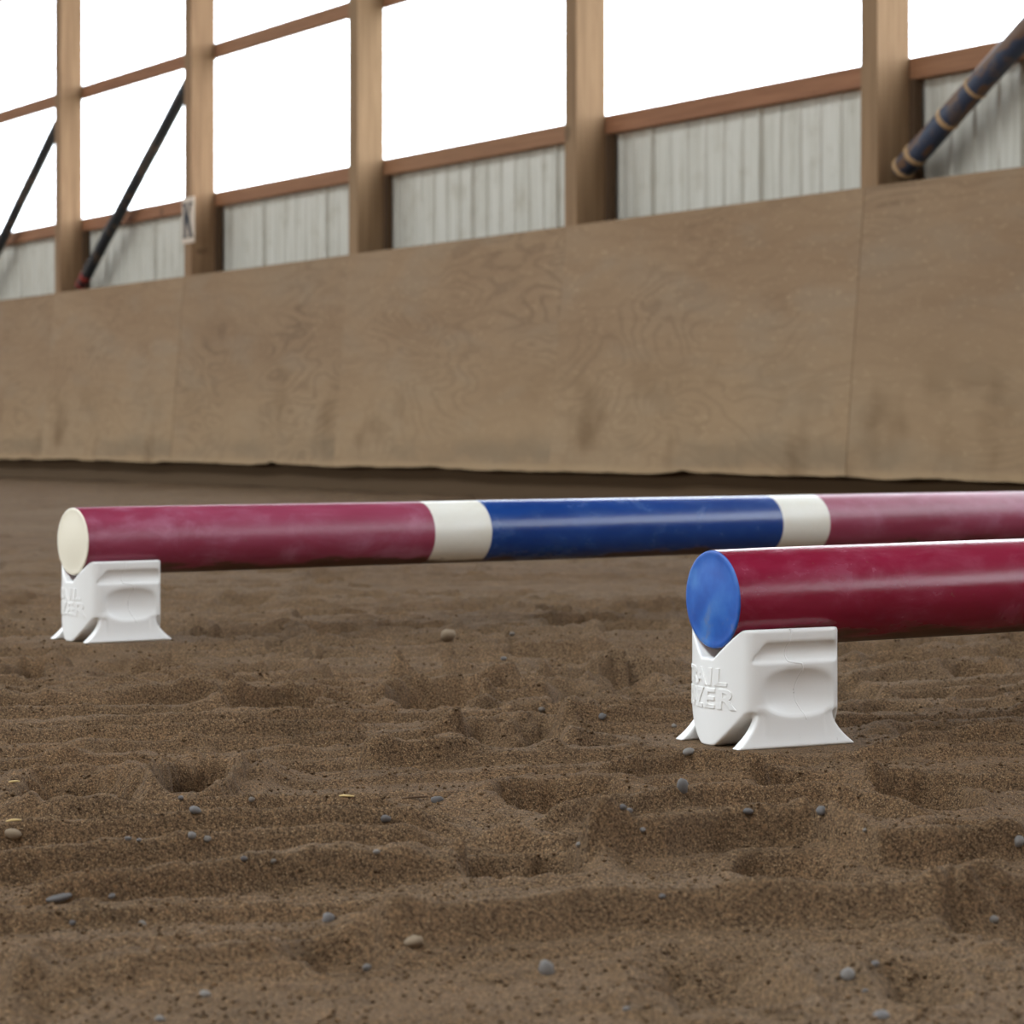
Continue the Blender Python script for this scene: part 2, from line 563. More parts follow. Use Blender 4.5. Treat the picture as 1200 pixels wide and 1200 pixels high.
# small trodden dents and clods of the middle distance
for i in range(520):
    yy = 2.9 * (10 / 2.9) ** rng.random()
    xx = (rng.random() * 2 - 1) * (0.24 * yy + 0.3)
    s = rng.uniform(0.015, 0.055)
    pit_world.append((xx, yy, s * rng.uniform(0.9, 1.8), s * rng.uniform(0.8, 1.4), rng.uniform(.010, .024) * (0.5 + s / 0.06), rng.uniform(.35, .8), rng.uniform(-.3, .6)))
clod_world = []
for i in range(700):
    yy = 1.5 * (8 / 1.5) ** rng.random()
    xx = (rng.random() * 2 - 1) * (0.24 * yy + 0.3)
    s = rng.uniform(0.004, 0.012) * (0.6 + 0.3 * yy)
    clod_world.append((xx, yy, s * rng.uniform(0.9, 2.0), s * 1.2, s * rng.uniform(0.18, 0.42)))
# scattered older hoof prints over the rest of the arena
for i in range(420):
    yy = 1.2 * (20 / 1.2) ** rng.random()
    xx = (rng.random() * 2 - 1) * (0.32 * yy + 0.35)
    if 1.3 < yy < 3.4 and abs(xx) < 0.2 * yy:
        continue
    s = rng.uniform(0.035, 0.075)
    pit_world.append((xx, yy, s * rng.uniform(0.8, 1.6), s * rng.uniform(0.8, 1.5), rng.uniform(.005, .016), rng.uniform(.5, .95), rng.uniform(0, 3.1)))


def height(X, Y):
    X = np.asarray(X, np.float64)
    Y = np.asarray(Y, np.float64)                      # sorted: depth never decreases along the array

    def near(cx, cy, rx, ry):
        i0, i1 = np.searchsorted(Y, cy - ry), np.searchsorted(Y, cy + ry)
        return i0 + np.nonzero(np.abs(X[i0:i1] - cx) < rx)[0]

    h = 0.006 * vn(X / 0.55, Y / 0.55, 1) + 0.004 * vn(X / 0.23, Y / 0.23, 2)
    # harrow furrows
    ra = math.radians(69.0)
    al = X * math.sin(ra) + Y * math.cos(ra)
    ac = -X * math.cos(ra) + Y * math.sin(ra)
    ac = ac + 0.035 * vn(al / 0.55, ac / 0.30, 3) + 0.010 * vn(al / 0.14, ac / 0.1, 4)
    q = ac / 0.104
    cell = np.floor(q)
    q = q - cell
    amp = 0.65 + 0.45 * vn(al / 0.5, cell * 7.3, 5)
    amp = np.clip(amp, 0.25, 1.3) * (0.55 + 0.45 * sstep(-0.4, 0.4, vn(X / 0.8, Y / 0.5, 6)))
    amp = amp * (1 - 0.3 * sstep(3.0, 6.0, Y)) * (0.35 + 0.65 * sstep(2.1, 2.9, Y))
    prof = np.clip(q / 0.11, 0, 1) - sstep(0.11, 1.0, q)
    h = h + 0.0230 * amp * (prof - 0.4)
    # furrow crests that can be followed across the foreground
    for cx, cy, hg, wf, tail in crest_world:
        i0, i1 = np.searchsorted(Y, cy.min() - 0.08), np.searchsorted(Y, cy.max() + tail + 0.05)
        if i1 <= i0:
            continue
        XX, YY = X[i0:i1], Y[i0:i1]
        yc = np.interp(XX, cx, cy)
        sd = YY - yc + 0.010 * vn(XX / 0.16, YY * 0 + hg * 900, 21) + 0.002 * vn(XX / 0.03, YY / 0.05, 22)
        ends = sstep(cx[0] - 0.03, cx[0] + 0.03, XX) * (1 - sstep(cx[-1] - 0.03, cx[-1] + 0.03, XX))
        face = 0.55 * wf
        up = np.clip((sd + face) / face, 0, 1)
        up = 0.6 * up + 0.4 * sstep(0, 1, up)
        h[i0:i1] += 1.8 * hg * ends * up * (1 - sstep(0.0, tail, sd))
    q2 = ac / 0.031 + 0.3 * vn(al / 0.3, ac / 0.05, 7)
    h = h + 0.0016 * np.abs(((q2 - np.floor(q2)) * 2 - 1)) * (0.6 + 0.4 * vn(X / .3, Y / .3, 8))
    # prints
    wob = 0.14 * vn(X / 0.035, Y / 0.035, 9) + 0.08 * vn(X / 0.012, Y / 0.012, 10)
    for cx, cy, hx_, hy_, dp, so, an in pit_world:
        R = 1.7 * max(hx_, hy_)
        m = near(cx, cy, R, R)
        if m.size == 0:
            continue
        dx, dy = X[m] - cx, Y[m] - cy
        c, s = math.cos(an), math.sin(an)
        ex, ey = (dx * c + dy * s) / hx_, (-dx * s + dy * c) / hy_
        r = (np.abs(ex) ** 3 + np.abs(ey) ** 3) ** (1 / 3) + wob[m] * (0.35 + so)
        inner = 1.0 - so * so * 0.8 - 0.06
        k = 1 - sstep(inner, 1.0, r)
        flat = sstep(0, 1, k)
        base = h[m]
        rim = 0.22 * dp * np.exp(-((r - 1.12) / 0.16) ** 2)
        h[m] = base * (1 - 0.75 * flat) - dp * k + rim
    for cx, cy, hx_, hy_, hg in mound_world:
        m = near(cx, cy, hx_ * 2.4, hy_ * 2.4)
        if m.size:
            r2 = ((X[m] - cx) / hx_) ** 2 + ((Y[m] - cy) / hy_) ** 2
            h[m] += hg * np.exp(-1.6 * r2) * (1 + 2.0 * wob[m])
    for cx, cy, hx_, hy_, hg in clod_world:
        m = near(cx, cy, hx_ * 1.3, hy_ * 1.3)
        if m.size:
            r2 = ((X[m] - cx) / hx_) ** 2 + ((Y[m] - cy) / hy_) ** 2 + wob[m]
            h[m] += hg * np.sqrt(np.clip(1 - r2, 0, 1))
    # footing seats the blocks
    for d in (NEAR, FAR):
        for cc, b in ((d['C'], d['base']), (d['C2'], d['base2'])):
            r = np.hypot(X - cc[0], Y - cc[1])
            k = 1 - sstep(0.095, 0.20, r)
            h = h * (1 - k) + (b - 0.001) * k
    # lumps and grain relief
    l1 = vn(X / 0.045, Y / 0.045, 12)
    l2 = vn(X / 0.019, Y / 0.019, 13)
    l3 = vn(X / 0.0085, Y / 0.0085, 14)
    l4 = vn(X / 0.0042, Y / 0.0042, 15)
    seat = 1.0
    for d in (NEAR, FAR):
        for cc in (d['C'], d['C2']):
            seat = seat * (0.15 + 0.85 * sstep(0.075, 0.11, np.hypot(X - cc[0], Y - cc[1])))
    rough = 0.7 + 0.5 * vn(X / 0.25, Y / 0.2, 16)
    f = 0.0020 * l1 + 0.0016 * l2 + 0.0013 * np.maximum(l3, -0.35) * (1 + l2) + 0.0006 * l4
    h = h + f * rough * seat
    # bank against the kickboard
    dist = -((X - WP[0]) * WO[0] + (Y - WP[1]) * WO[1])
    h = h - 0.012 * (1 - sstep(0.0, 0.5, dist)) * (1 + 0.5 * vn(X / 0.4, Y / 0.4, 17))
    return h


def build_floor():
    lr = [np.arange(math.log(a), math.log(b), st) for a, b, st in ((1.0, 1.3, .004), (1.3, 3.4, .0018), (3.4, 6.0, .0035), (6.0, 30.0, .010))]
    ys = np.exp(np.concatenate(lr))
    n = 1001
    s = np.linspace(-1, 1, n)
    s = 0.5 * s + 0.5 * s ** 3
    X = s[None, :] * (0.45 * ys[:, None] + 0.5)
    Y = np.repeat(ys[:, None], n, 1)
    # stop at the wall's base board
    dist = -((X - WP[0]) * WO[0] + (Y - WP[1]) * WO[1])
    Z = height(X.ravel(), Y.ravel()).reshape(X.shape)
    keep = dist > -0.12
    idx = np.arange(X.size).reshape(X.shape)
    quad = np.stack([idx[:-1, :-1], idx[:-1, 1:], idx[1:, 1:], idx[1:, :-1]], -1).reshape(-1, 4)
    kq = (keep[:-1, :-1] | keep[1:, 1:]).reshape(-1)
    quad = quad[kq]
    used = np.zeros(X.size, bool)
    used[quad.ravel()] = True
    remap = np.cumsum(used) - 1
    quad = remap[quad]
    co = np.stack([X.ravel(), Y.ravel(), Z.ravel()], -1)[used].astype(np.float32)
    me = bpy.data.meshes.new('floor')
    me.vertices.add(len(co))
    me.vertices.foreach_set('co', co.ravel())
    me.loops.add(quad.size)
    me.loops.foreach_set('vertex_index', quad.ravel().astype(np.int32))
    me.polygons.add(len(quad))
    me.polygons.foreach_set('loop_start', np.arange(0, quad.size, 4, dtype=np.int32))
    me.polygons.foreach_set('use_smooth', np.ones(len(quad), bool))
    me.update(calc_edges=True)
    o = link('floor', me, M['sand'])
    tag(o, kind='structure')
    return o


floor = build_floor()

hall = (WP[0], WP[1], 0.0)


def wbox(name, x0, x1, y0, y1, z0, z1, mat, parent, bevel=0.0):
    return link(name, box_mesh(name, x0, x1, y0, y1, z0, z1, bevel), mat, parent)


# the rest of the riding ground and the yard outside
sub = empty('floor', hall, WANG)
tag(sub, kind='structure')
wbox('sand_bed', HALL_X0, HALL_X1, -HALL_W, 0.24, -0.30, -0.055, M['sand'], sub)
yard = empty('ground', hall, WANG)
tag(yard, kind='structure')
wbox('yard', -150, 150, -150, 150, -0.5, -0.31, M['ground'], yard)

# ------------------------------------------------------------------ wall with kickboard, girts, siding, windows
wall = empty('wall_right', hall, WANG)
tag(wall, kind='structure')


def kick_panel(seed):
    """plywood sheet with a chewed lower edge; local x 0..BAY along the wall, leaning into the hall"""
    r = np.random.default_rng(seed)
    n = 60
    xs = np.linspace(0.0006, BAY - 0.0006, n)
    rag = 0.007 * vn(xs / 0.28 + seed * 9.1, xs * 0 + 3.3, seed) + 0.002 * vn(xs / 0.06, xs * 0 + 1.1, seed + 5)
    for _ in range(1):
        c = r.uniform(0.3, 2.1)
        rag += r.uniform(0.004, 0.02) * np.exp(-((xs - c) / r.uniform(0.06, 0.14)) ** 2)
    zb = 0.135 + rag
    lean = lambda z: -0.10 * (ZTOP - z) / (ZTOP - 0.135)
    th = 0.018
    v, f = [], []
    for i in range(n):
        for z in (zb[i], 0.30, 0.75, ZTOP):
            v.append((xs[i], lean(z), z))
        for z in (zb[i], 0.30, 0.75, ZTOP):
            v.append((xs[i], lean(z) + th, z))
    for i in range(n - 1):
        a, b = i * 8, (i + 1) * 8
        for k in range(3):
            f.append((a + k, b + k, b + k + 1, a + k + 1))
            f.append((a + 4 + k, a + 5 + k, b + 5 + k, b + 4 + k))
        f.append((a, a + 4, b + 4, b))
        f.append((a + 3, b + 3, b + 7, a + 7))
    for a in (0, (n - 1) * 8):
        for k in range(3):
            q = (a + k, a + k + 1, a + 5 + k, a + 4 + k)
            f.append(q if a == 0 else q[::-1])
    return v, f


for k in range(K0, K1 + 1):
    v, f = kick_panel(k + 40)
    o = new_obj('plywood_panel', v, f, M['ply'], wall)
    o.location.x = post_x(k) - POST_W / 2
    o.location.y = random.uniform(-0.003, 0.003)
wbox('base_board', HALL_X0, HALL_X1, 0.0, 0.018, -0.2, 0.8, M['base'], wall)


def siding_mesh():
    """one ribbed sheet, 0.914 wide"""
    pts = []
    pitch = 0.15233
    for r in range(6):
        x0 = r * pitch
        hgt = -0.020 if r == 0 else -0.011
        pts += [(x0, 0.0), (x0 + 0.010, hgt), (x0 + 0.026, hgt), (x0 + 0.036, 0.0), (x0 + 0.090, 0.0), (x0 + 0.096, -0.003), (x0 + 0.104, -0.003), (x0 + 0.110, 0.0)]
    pts.append((6 * pitch - 0.001, 0.0))
    v, f = [], []
    for x, y in pts:
        v += [(x, y, 0.05), (x, y, SILL + 0.03), (x, y + 0.004, 0.05), (x, y + 0.004, SILL + 0.03)]
    for i in range(len(pts) - 1):
        a, b = 4 * i, 4 * i + 4
        f += [(a, b, b + 1, a + 1), (a + 2, a + 3, b + 3, b + 2), (a + 1, b + 1, b + 3, a + 3), (a, a + 2, b + 2, b)]
    me = bpy.data.meshes.new('siding_panel')
    me.from_pydata(v, [], f)
    me.update()
    return me


sm = siding_mesh()
x = HALL_X0
while x < HALL_X1 - 0.5:
    o = link('siding_panel', sm, M['siding'], wall)
    o.location = (x, 0.02 + POST_D + 0.062 + random.uniform(0, 0.003), 0)
    x += 0.914

# girts on the outer side of the posts
gy0 = 0.02 + POST_D
gm = box_mesh('girt', 0.002, BAY - 0.002, 0, 0.04, -0.046, 0.046, 0.003)
for k in range(K0, K1 + 1):
    for z in (SILL, 2.82, 3.78, EAVE):
        o = link('girt', gm, M['girt'], wall)
        o.location = (post_x(k) - POST_W / 2, gy0, z + random.uniform(-0.006, 0.006))
# added dark strips standing in for the shaded gap beside each post below the windows
nm = box_mesh('shade_strip', -POST_W, 0.035, gy0, gy0 + 0.038, 0.05, SILL - 0.048)
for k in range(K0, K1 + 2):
    o = link('shade_strip', nm, M['dark'], wall)
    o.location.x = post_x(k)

POST_LABEL = {
    0: 'rightmost timber post, at the foot of the blue peeling pole',
    -1: 'timber post second from the right, between two bays of ribbed siding',
    -2: 'middle one of the five timber posts above the plywood kickboard',
    -3: 'timber post carrying the small white sign with a black K',
    -4: 'leftmost timber post, beside the dark pole with red marks at its foot',
}
pm = box_mesh('timber_post', -POST_W, 0, 0.0, POST_D, 0.0, EAVE - 0.05, 0.004)
for k in range(K0, K1 + 2):
    if k in POST_LABEL:
        o = link('timber_pillar', pm, M['post'])
        o.location = wl(post_x(k), 0.021, 0)
        o.rotation_euler = (0, 0, WANG)
        tag(o, POST_LABEL[k], 'post', 'timber posts along the arena wall')
    else:
        o = link('post', pm, M['post'], wall)
        o.location = (post_x(k), 0.021, 0)

n_win = 0
wy = gy0 + 0.045
pane_m = {}
for z0, z1 in ((SILL + 0.03, 2.82), (2.82, 3.78), (3.78, EAVE)):
    pane_m[z0] = box_mesh('pane', 0.0, BAY, 0, 0.004, z0, z1)
for k in range(K0, K1 + 1):
    n_win += 1
    wn = empty('window_%d' % n_win, wl(post_x(k) - POST_W / 2, wy, 0), WANG)
    tag(wn, kind='structure')
    for m in pane_m.values():
        link('pane', m, M['pane'], wn)

# the other side of the hall: low wall, window band, posts; end walls; roof with an unseen ridge light, added for top light on the sand
far_wall = empty('wall_left', hall, WANG)
tag(far_wall, kind='structure')
wbox('low_wall', HALL_X0, HALL_X1, -HALL_W - 0.1, -HALL_W, -0.1, SILL2, M['ply'], far_wall)
wbox('eave_beam', HALL_X0, HALL_X1, -HALL_W - 0.1, -HALL_W, EAVE - 0.05, EAVE + 0.1, M['girt'], far_wall)
for k in range(K0, K1 + 2):
    o = link('post', pm, M['post'], far_wall)
    o.location = (post_x(k), -HALL_W - 0.12, 0)
for nm_, xx in (('wall_back', HALL_X0), ('wall_front', HALL_X1)):  # front wall is unseen, set near behind the camera to cut fill light
    e = empty(nm_, hall, WANG)
    tag(e, kind='structure')
    wbox('low_wall', xx - 0.1, xx, -HALL_W, 0.25, -0.1, SILL, M['girt'], e)
    wbox('upper_wall', xx - 0.1, xx, -HALL_W, 0.25, SILL, EAVE, M['girt'], e)
    g = [(xx - 0.1, -HALL_W, EAVE), (xx - 0.1, 0.25, EAVE), (xx - 0.1, -HALL_W / 2, RIDGE), (xx, -HALL_W, EAVE), (xx, 0.25, EAVE), (xx, -HALL_W / 2, RIDGE)]
    new_obj('gable', g, [(0, 1, 2), (3, 5, 4), (0, 3, 4, 1), (1, 4, 5, 2), (2, 5, 3, 0)], M['siding'], e)
ceil = empty('ceiling', hall, WANG)
tag(ceil, kind='structure')
for y0, y1 in ((0.6, -HALL_W / 2 + 1.6), (-HALL_W - 0.6, -HALL_W / 2 - 1.6)):
    za, zb = EAVE + 0.05 - 0.1, RIDGE
    v = []
    for xx in (HALL_X0 - 0.3, HALL_X1 + 0.3):
        v += [(xx, y0, za), (xx, y1, zb), (xx, y1, zb + 0.06), (xx, y0, za + 0.06)]
    new_obj('roof_slope', v, [(0, 1, 2, 3), (4, 7, 6, 5), (0, 4, 5, 1), (1, 5, 6, 2), (2, 6, 7, 3), (3, 7, 4, 0)], M['roof'], ceil)
wbox('added_ridge_light', HALL_X0, HALL_X1, -HALL_W / 2 - 1.62, -HALL_W / 2 + 1.62, RIDGE + 0.06, RIDGE + 0.064, M['pane'], ceil)


# ------------------------------------------------------------------ diagonal poles leaning in the bays
def pix_wall(px, py, depth):
    """point on the plane parallel to the wall, `depth` outwards, seen at a pixel; in the hall frame"""
    k = (px - 600.0) / F
    q = WP + WO * depth
    t = -(q[0] - k * q[1]) / (WU[0] - k * WU[1])
    Y = q[1] + WU[1] * t
    return t, HC - (py - HOR) / F * Y


def brace(p0, p1, depth, rad, mat, label, extras=()):
    a = Vector((p0[0], depth, p0[1]))
    b = Vector((p1[0], depth, p1[1]))
    e = empty('brace_pole', wl(a.x, a.y, a.z), WANG)
    tag(e, label, 'pole', 'diagonal poles in the wall bays')
    L = (b - a).length
    ang = math.atan2(b.z - a.z, b.x - a.x)
    n = 14
    pts = [(L * i / n, 0.001 * math.sin(i * 1.3), 0) for i in range(n + 1)]
    rr = [rad * (1 + 0.012 * math.sin(i * 2.1)) for i in range(n + 1)]
    rr[0] *= 0.93
    o = link('shaft', tube_mesh('shaft', pts, rr, 20), mat, e)
    o.rotation_euler = (0, -ang, 0)
    for s0, s1, mt, nm_ in extras:
        m = tube_mesh(nm_, [(s0, 0, 0), (s0 + 0.004, 0, 0), (s1 - 0.004, 0, 0), (s1, 0, 0)], [rad * 1.0, rad * 1.06, rad * 1.06, rad * 1.0], 20)
        o = link(nm_, m, mt, e)
        o.rotation_euler = (0, -ang, 0)


A, B = pix_wall(94, 336, 0.10), pix_wall(222, 96, 0.10)
brace(A, B, 0.10, 0.042, M['brace_dark'], 'dark pole with red marks at its foot, leaning between post and signed post',
      [(0.10, 0.16, M['brace_red'], 'red_tape'), (0.02, 0.05, M['brace_red'], 'red_tape')])
s = (B[1] - A[1]) / (B[0] - A[0])
C = pix_wall(68, 146, 0.10)
A2 = (C[0] - 2.0, C[1] - s * 2.0)
brace(A2, C, 0.10, 0.040, M['brace_dark'], 'dark slanting pole at the left edge of the picture, beyond all the posts',
      [(0.10, 0.16, M['brace_red'], 'red_tape')])
A, B = pix_wall(1056, 200, 0.10), pix_wall(1200, 40, 0.10)
s = (B[1] - A[1]) / (B[0] - A[0])
brace(A, (A[0] + 1.95, A[1] + s * 1.95), 0.10, 0.050, M['brace_blue'], 'worn blue pole with tan tape leaning beside the rightmost post',
      [(0.01, 0.03, M['tape'], 'tan_tape'), (0.10, 0.125, M['tape'], 'tan_tape'), (0.345, 0.37, M['tape'], 'tan_tape'), (0.555, 0.575, M['tape'], 'tan_tape')])

# ------------------------------------------------------------------ letter sign
sx, sz = pix_wall(218, 258, 0.0)
sgn = empty('letter_sign', wl(sx, 0.012, sz), WANG)
tag(sgn, 'small upright white sign with a black letter K on a timber post', 'sign')
SW, SH = 0.20, 0.30
link('board', box_mesh('board', -SW / 2, SW / 2, 0, 0.008, -SH / 2, SH / 2, 0.002), M['sign'], sgn)


def poly_extrude(name, polys, y0, y1, mat, parent):
    v, f = [], []
    for p in polys:
        b = len(v)
        n = len(p)
        v += [(x, y0, z) for x, z in p] + [(x, y1, z) for x, z in p]
        f.append(tuple(range(b, b + n)))
        f.append(tuple(range(b + 2 * n - 1, b + n - 1, -1)))
        for i in range(n):
            j = (i + 1) % n
            f.append((b + i, b + n + i, b + n + j, b + j))
    return new_obj(name, v, f, mat, parent)


K = [[(-.066, -.112), (-.024, -.112), (-.024, .112), (-.066, .112)],
     [(-.080, .100), (-.010, .100), (-.010, .114), (-.080, .114)],
     [(-.080, -.114), (-.010, -.114), (-.010, -.100), (-.080, -.100)],
     [(-.024, -.036), (-.024, .016), (.038, .112), (.066, .112)],
     [(-.016, .020), (.030, -.112), (.078, -.112), (.014, .060)],
     [(.018, .100), (.078, .100), (.078, .114), (.018, .114)],
     [(.016, -.114), (.088, -.114), (.088, -.100), (.016, -.100)]]
poly_extrude('letter', K, -0.003, 0.001, M['ink'], sgn)


# ------------------------------------------------------------------ jump poles
def build_pole(d, name, label, cap_mat, cap_word, mats):
    st = d['P'] + 0.008 * d['u']
    e = empty(name, (st[0], st[1], d['base'] + POLE_Z), d['rz'])
    e.rotation_euler = (0, -math.atan(d['rise']), d['rz'])
    tag(e, label, 'pole', 'ground poles on blocks')
    s = 0.0
    n = 72
    for i, (c, L) in enumerate(BANDS):
        bm = bmesh.new()
        m = max(2, int(L / 0.06))
        rings = []
        for j in range(m + 1):
            xx = s + L * j / m
            rr = POLE_R * (1.0 + 0.004 * math.sin(xx * 9.0))
            if (i == 0 and j == 0) or (i == len(BANDS) - 1 and j == m):
                rr *= 0.992
            rings.append([bm.verts.new((xx, rr * math.cos(2 * math.pi * k / n), rr * math.sin(2 * math.pi * k / n))) for k in range(n)])
        for a, b in zip(rings, rings[1:]):
            for k in range(n):
                bm.faces.new((a[k], b[k], b[(k + 1) % n], a[(k + 1) % n]))
        bmesh.ops.recalc_face_normals(bm, faces=bm.faces)
        me = bm_mesh(c + '_band', bm, True)
        link(c + '_band', me, mats[i], e)
        s += L
    # end caps: shallow dome with a rolled rim
    prof = [(0.0, -0.0040), (0.015, -0.0036), (0.030, -0.0024), (0.040, -0.0013), (0.0450, -0.0014), (0.0475, -0.0016), (0.0490, -0.0010), (0.0494, 0.0004), (0.0488, 0.004)]
    for sign, xo in ((1, 0.0), (-1, POLE_L)):
        v, f = [(xo + sign * prof[0][1], 0, 0)], []
        for r, dx in prof[1:]:
            for k in range(n):
                a = 2 * math.pi * k / n
                v.append((xo + sign * dx, r * math.cos(a), r * math.sin(a)))
        for k in range(n):
            f.append((0, 1 + k, 1 + (k + 1) % n))
        for j in range(len(prof) - 2):
            for k in range(n):
                a, b = 1 + j * n, 1 + (j + 1) * n
                f.append((a + k, b + k, b + (k + 1) % n, a + (k + 1) % n))
        bm = bmesh.new()
        vv = [bm.verts.new(p) for p in v]
        for q in f:
            bm.faces.new([vv[i] for i in q])
        bmesh.ops.recalc_face_normals(bm, faces=bm.faces)
        o = link('end_cap', bm_mesh('end_cap', bm, True), cap_mat, e)
        o['label'] = cap_word
    return e


cm = {'red': M['red'], 'white': M['white'], 'blue': M['blue']}
build_pole(NEAR, 'ground_pole', 'crimson pole with a bright blue end cap, nearer the camera', M['cap_blue'], 'bright blue round end cap', [cm[b[0]] for b in BANDS])
far_m = [cm[b[0]] for b in BANDS]
far_m = [M['red_chalky'] if b[0] == 'red' else m for b, m in zip(BANDS, far_m)]
build_pole(FAR, 'ground_pole', 'long pole banded crimson, white and blue with an ivory end, behind', M['cap_white'], 'ivory round end cap', far_m)


# ------------------------------------------------------------------ pole blocks (moulded plastic), distance field meshed with surface nets
def smax(a, b, k):
    h = np.clip(0.5 + 0.5 * (a - b) / k, 0, 1)
    return b + (a - b) * h + k * h * (1 - h)


def smin(a, b, k):
    return -smax(-a, -b, k)


def block_field(a, b, z):
    A, B = np.abs(a), np.abs(b)
    ao = np.where(b >= 0, a, -a)                      # half-turn symmetry of the two sides
    d_end = (A - (70 - 18 * (B / 55) ** 2)) * 0.86
    d = smax(d_end, B - 55, 9)
    d = smax(d, z - 118, 3.5)
    # corner arches between the end tab and the side feet
    tab = 9 + 40 * np.clip(z / 36, 0, 1) ** 0.75
    arch = smax(smax((z - 36) * 0.9, (tab - B) * 0.75, 4), 34 - A, 5)
    d = smax(d, -arch, 2.0)
    # flared side feet
    u = np.clip(1 - z / 34, 0, 1)
    fa = (A - (46 + 26 * u ** 1.8)) * 0.75
    fb = B - (55 + 4.5 * u ** 2)
    foot = smax(smax(smax(fa, fb, 3), 45 - B, 3), z - 42, 4)
    d = smin(d, foot, 3)
    # long cove under the rim
    g = (np.sqrt(((B - 57.5) / 9.0) ** 2 + ((z - 95) / 10.5) ** 2) - 1) * 8.5
    g = smax(g, (-44 + (z - 95) * 0.85 - ao) * 0.76, 3)
    d = smax(d, -g, 2.0)
    # thumb dimple
    e = (((np.abs(ao - 5) / 50.0) ** 2.4 + (np.abs(z - 55) / 26.5) ** 2.4) ** (2 / 2.4) + ((B - 62.0) / 15.0) ** 2)
    e = (np.sqrt(e) - 1) * 15
    d = smax(d, -e, 1.8)
    # V saddle
    v = np.maximum(87.5 - z, ((B - 11) * 30 - (z - 88) * 34) / 45.3)
    d = smax(d, -v, 1.6)
    return smax(d, -z, 2.0)


def surface_nets(field, lo, hi, step):
    ax = [np.arange(l, h + step, step, dtype=np.float32) for l, h in zip(lo, hi)]
    G = np.stack(np.meshgrid(*ax, indexing='ij'), -1)
    D = field(G[..., 0], G[..., 1], G[..., 2]).astype(np.float32)
    S = D < 0
    n0, n1, n2 = D.shape
    corners = [(i, j, k) for i in (0, 1) for j in (0, 1) for k in (0, 1)]
    sl = lambda c: tuple(slice(c[q], (n0, n1, n2)[q] - 1 + c[q]) for q in range(3))
    cnt = sum(S[sl(c)].astype(np.int8) for c in corners)
    act = (cnt > 0) & (cnt < 8)
    idx = np.full(act.shape, -1, np.int64)
    idx[act] = np.arange(act.sum())
    ci = np.argwhere(act)
    acc = np.zeros((len(ci), 3), np.float64)
    num = np.zeros(len(ci))
    for c0 in corners:
        for q in range(3):
            if c0[q] == 0:
                c1 = list(c0); c1[q] = 1; c1 = tuple(c1)
                d0 = D[sl(c0)][act]; d1 = D[sl(c1)][act]
                m = (d0 < 0) != (d1 < 0)
                t = np.where(m, d0 / np.where(m, d0 - d1, 1), 0)
                p = np.repeat(np.array(c0, float)[None], len(ci), 0)
                p[:, q] += t
                acc[m] += p[m]
                num[m] += 1
    V = (ci + acc / num[:, None]) * step + np.array(lo)
    faces = []
    for q in range(3):
        a, b = (q + 1) % 3, (q + 2) % 3
        s0 = [slice(None)] * 3; s1 = [slice(None)] * 3
        s0[q] = slice(0, -1); s1[q] = slice(1, None)
        ch = S[tuple(s0)] != S[tuple(s1)]
        e = np.argwhere(ch)
        ok = (e[:, a] > 0) & (e[:, b] > 0) & (e[:, a] < D.shape[a] - 1) & (e[:, b] < D.shape[b] - 1)
        e = e[ok]
        ins = S[e[:, 0], e[:, 1], e[:, 2]]
        def at(da, db):
            w_ = e.copy(); w_[:, a] += da; w_[:, b] += db
            return idx[w_[:, 0], w_[:, 1], w_[:, 2]]
        Q = np.stack([at(-1, -1), at(0, -1), at(0, 0), at(-1, 0)], -1)
        Q[~ins] = Q[~ins][:, ::-1]
        faces.append(Q)
    return V, np.concatenate(faces)


V, Q = surface_nets(block_field, (-84, -68, -4), (84, 68, 124), 1.3)
V = V / 1000.0
V[:, 1] *= -1                                          # local y points away from the camera side
Q = Q[:, ::-1]
bme = bpy.data.meshes.new('body')
bme.vertices.add(len(V)); bme.vertices.foreach_set('co', V.astype(np.float32).ravel())
bme.loops.add(Q.size); bme.loops.foreach_set('vertex_index', Q.ravel().astype(np.int32))
bme.polygons.add(len(Q)); bme.polygons.foreach_set('loop_start', np.arange(0, Q.size, 4, dtype=np.int32))
bme.polygons.foreach_set('use_smooth', np.ones(len(Q), bool))
bme.update(calc_edges=True)
bme.validate()


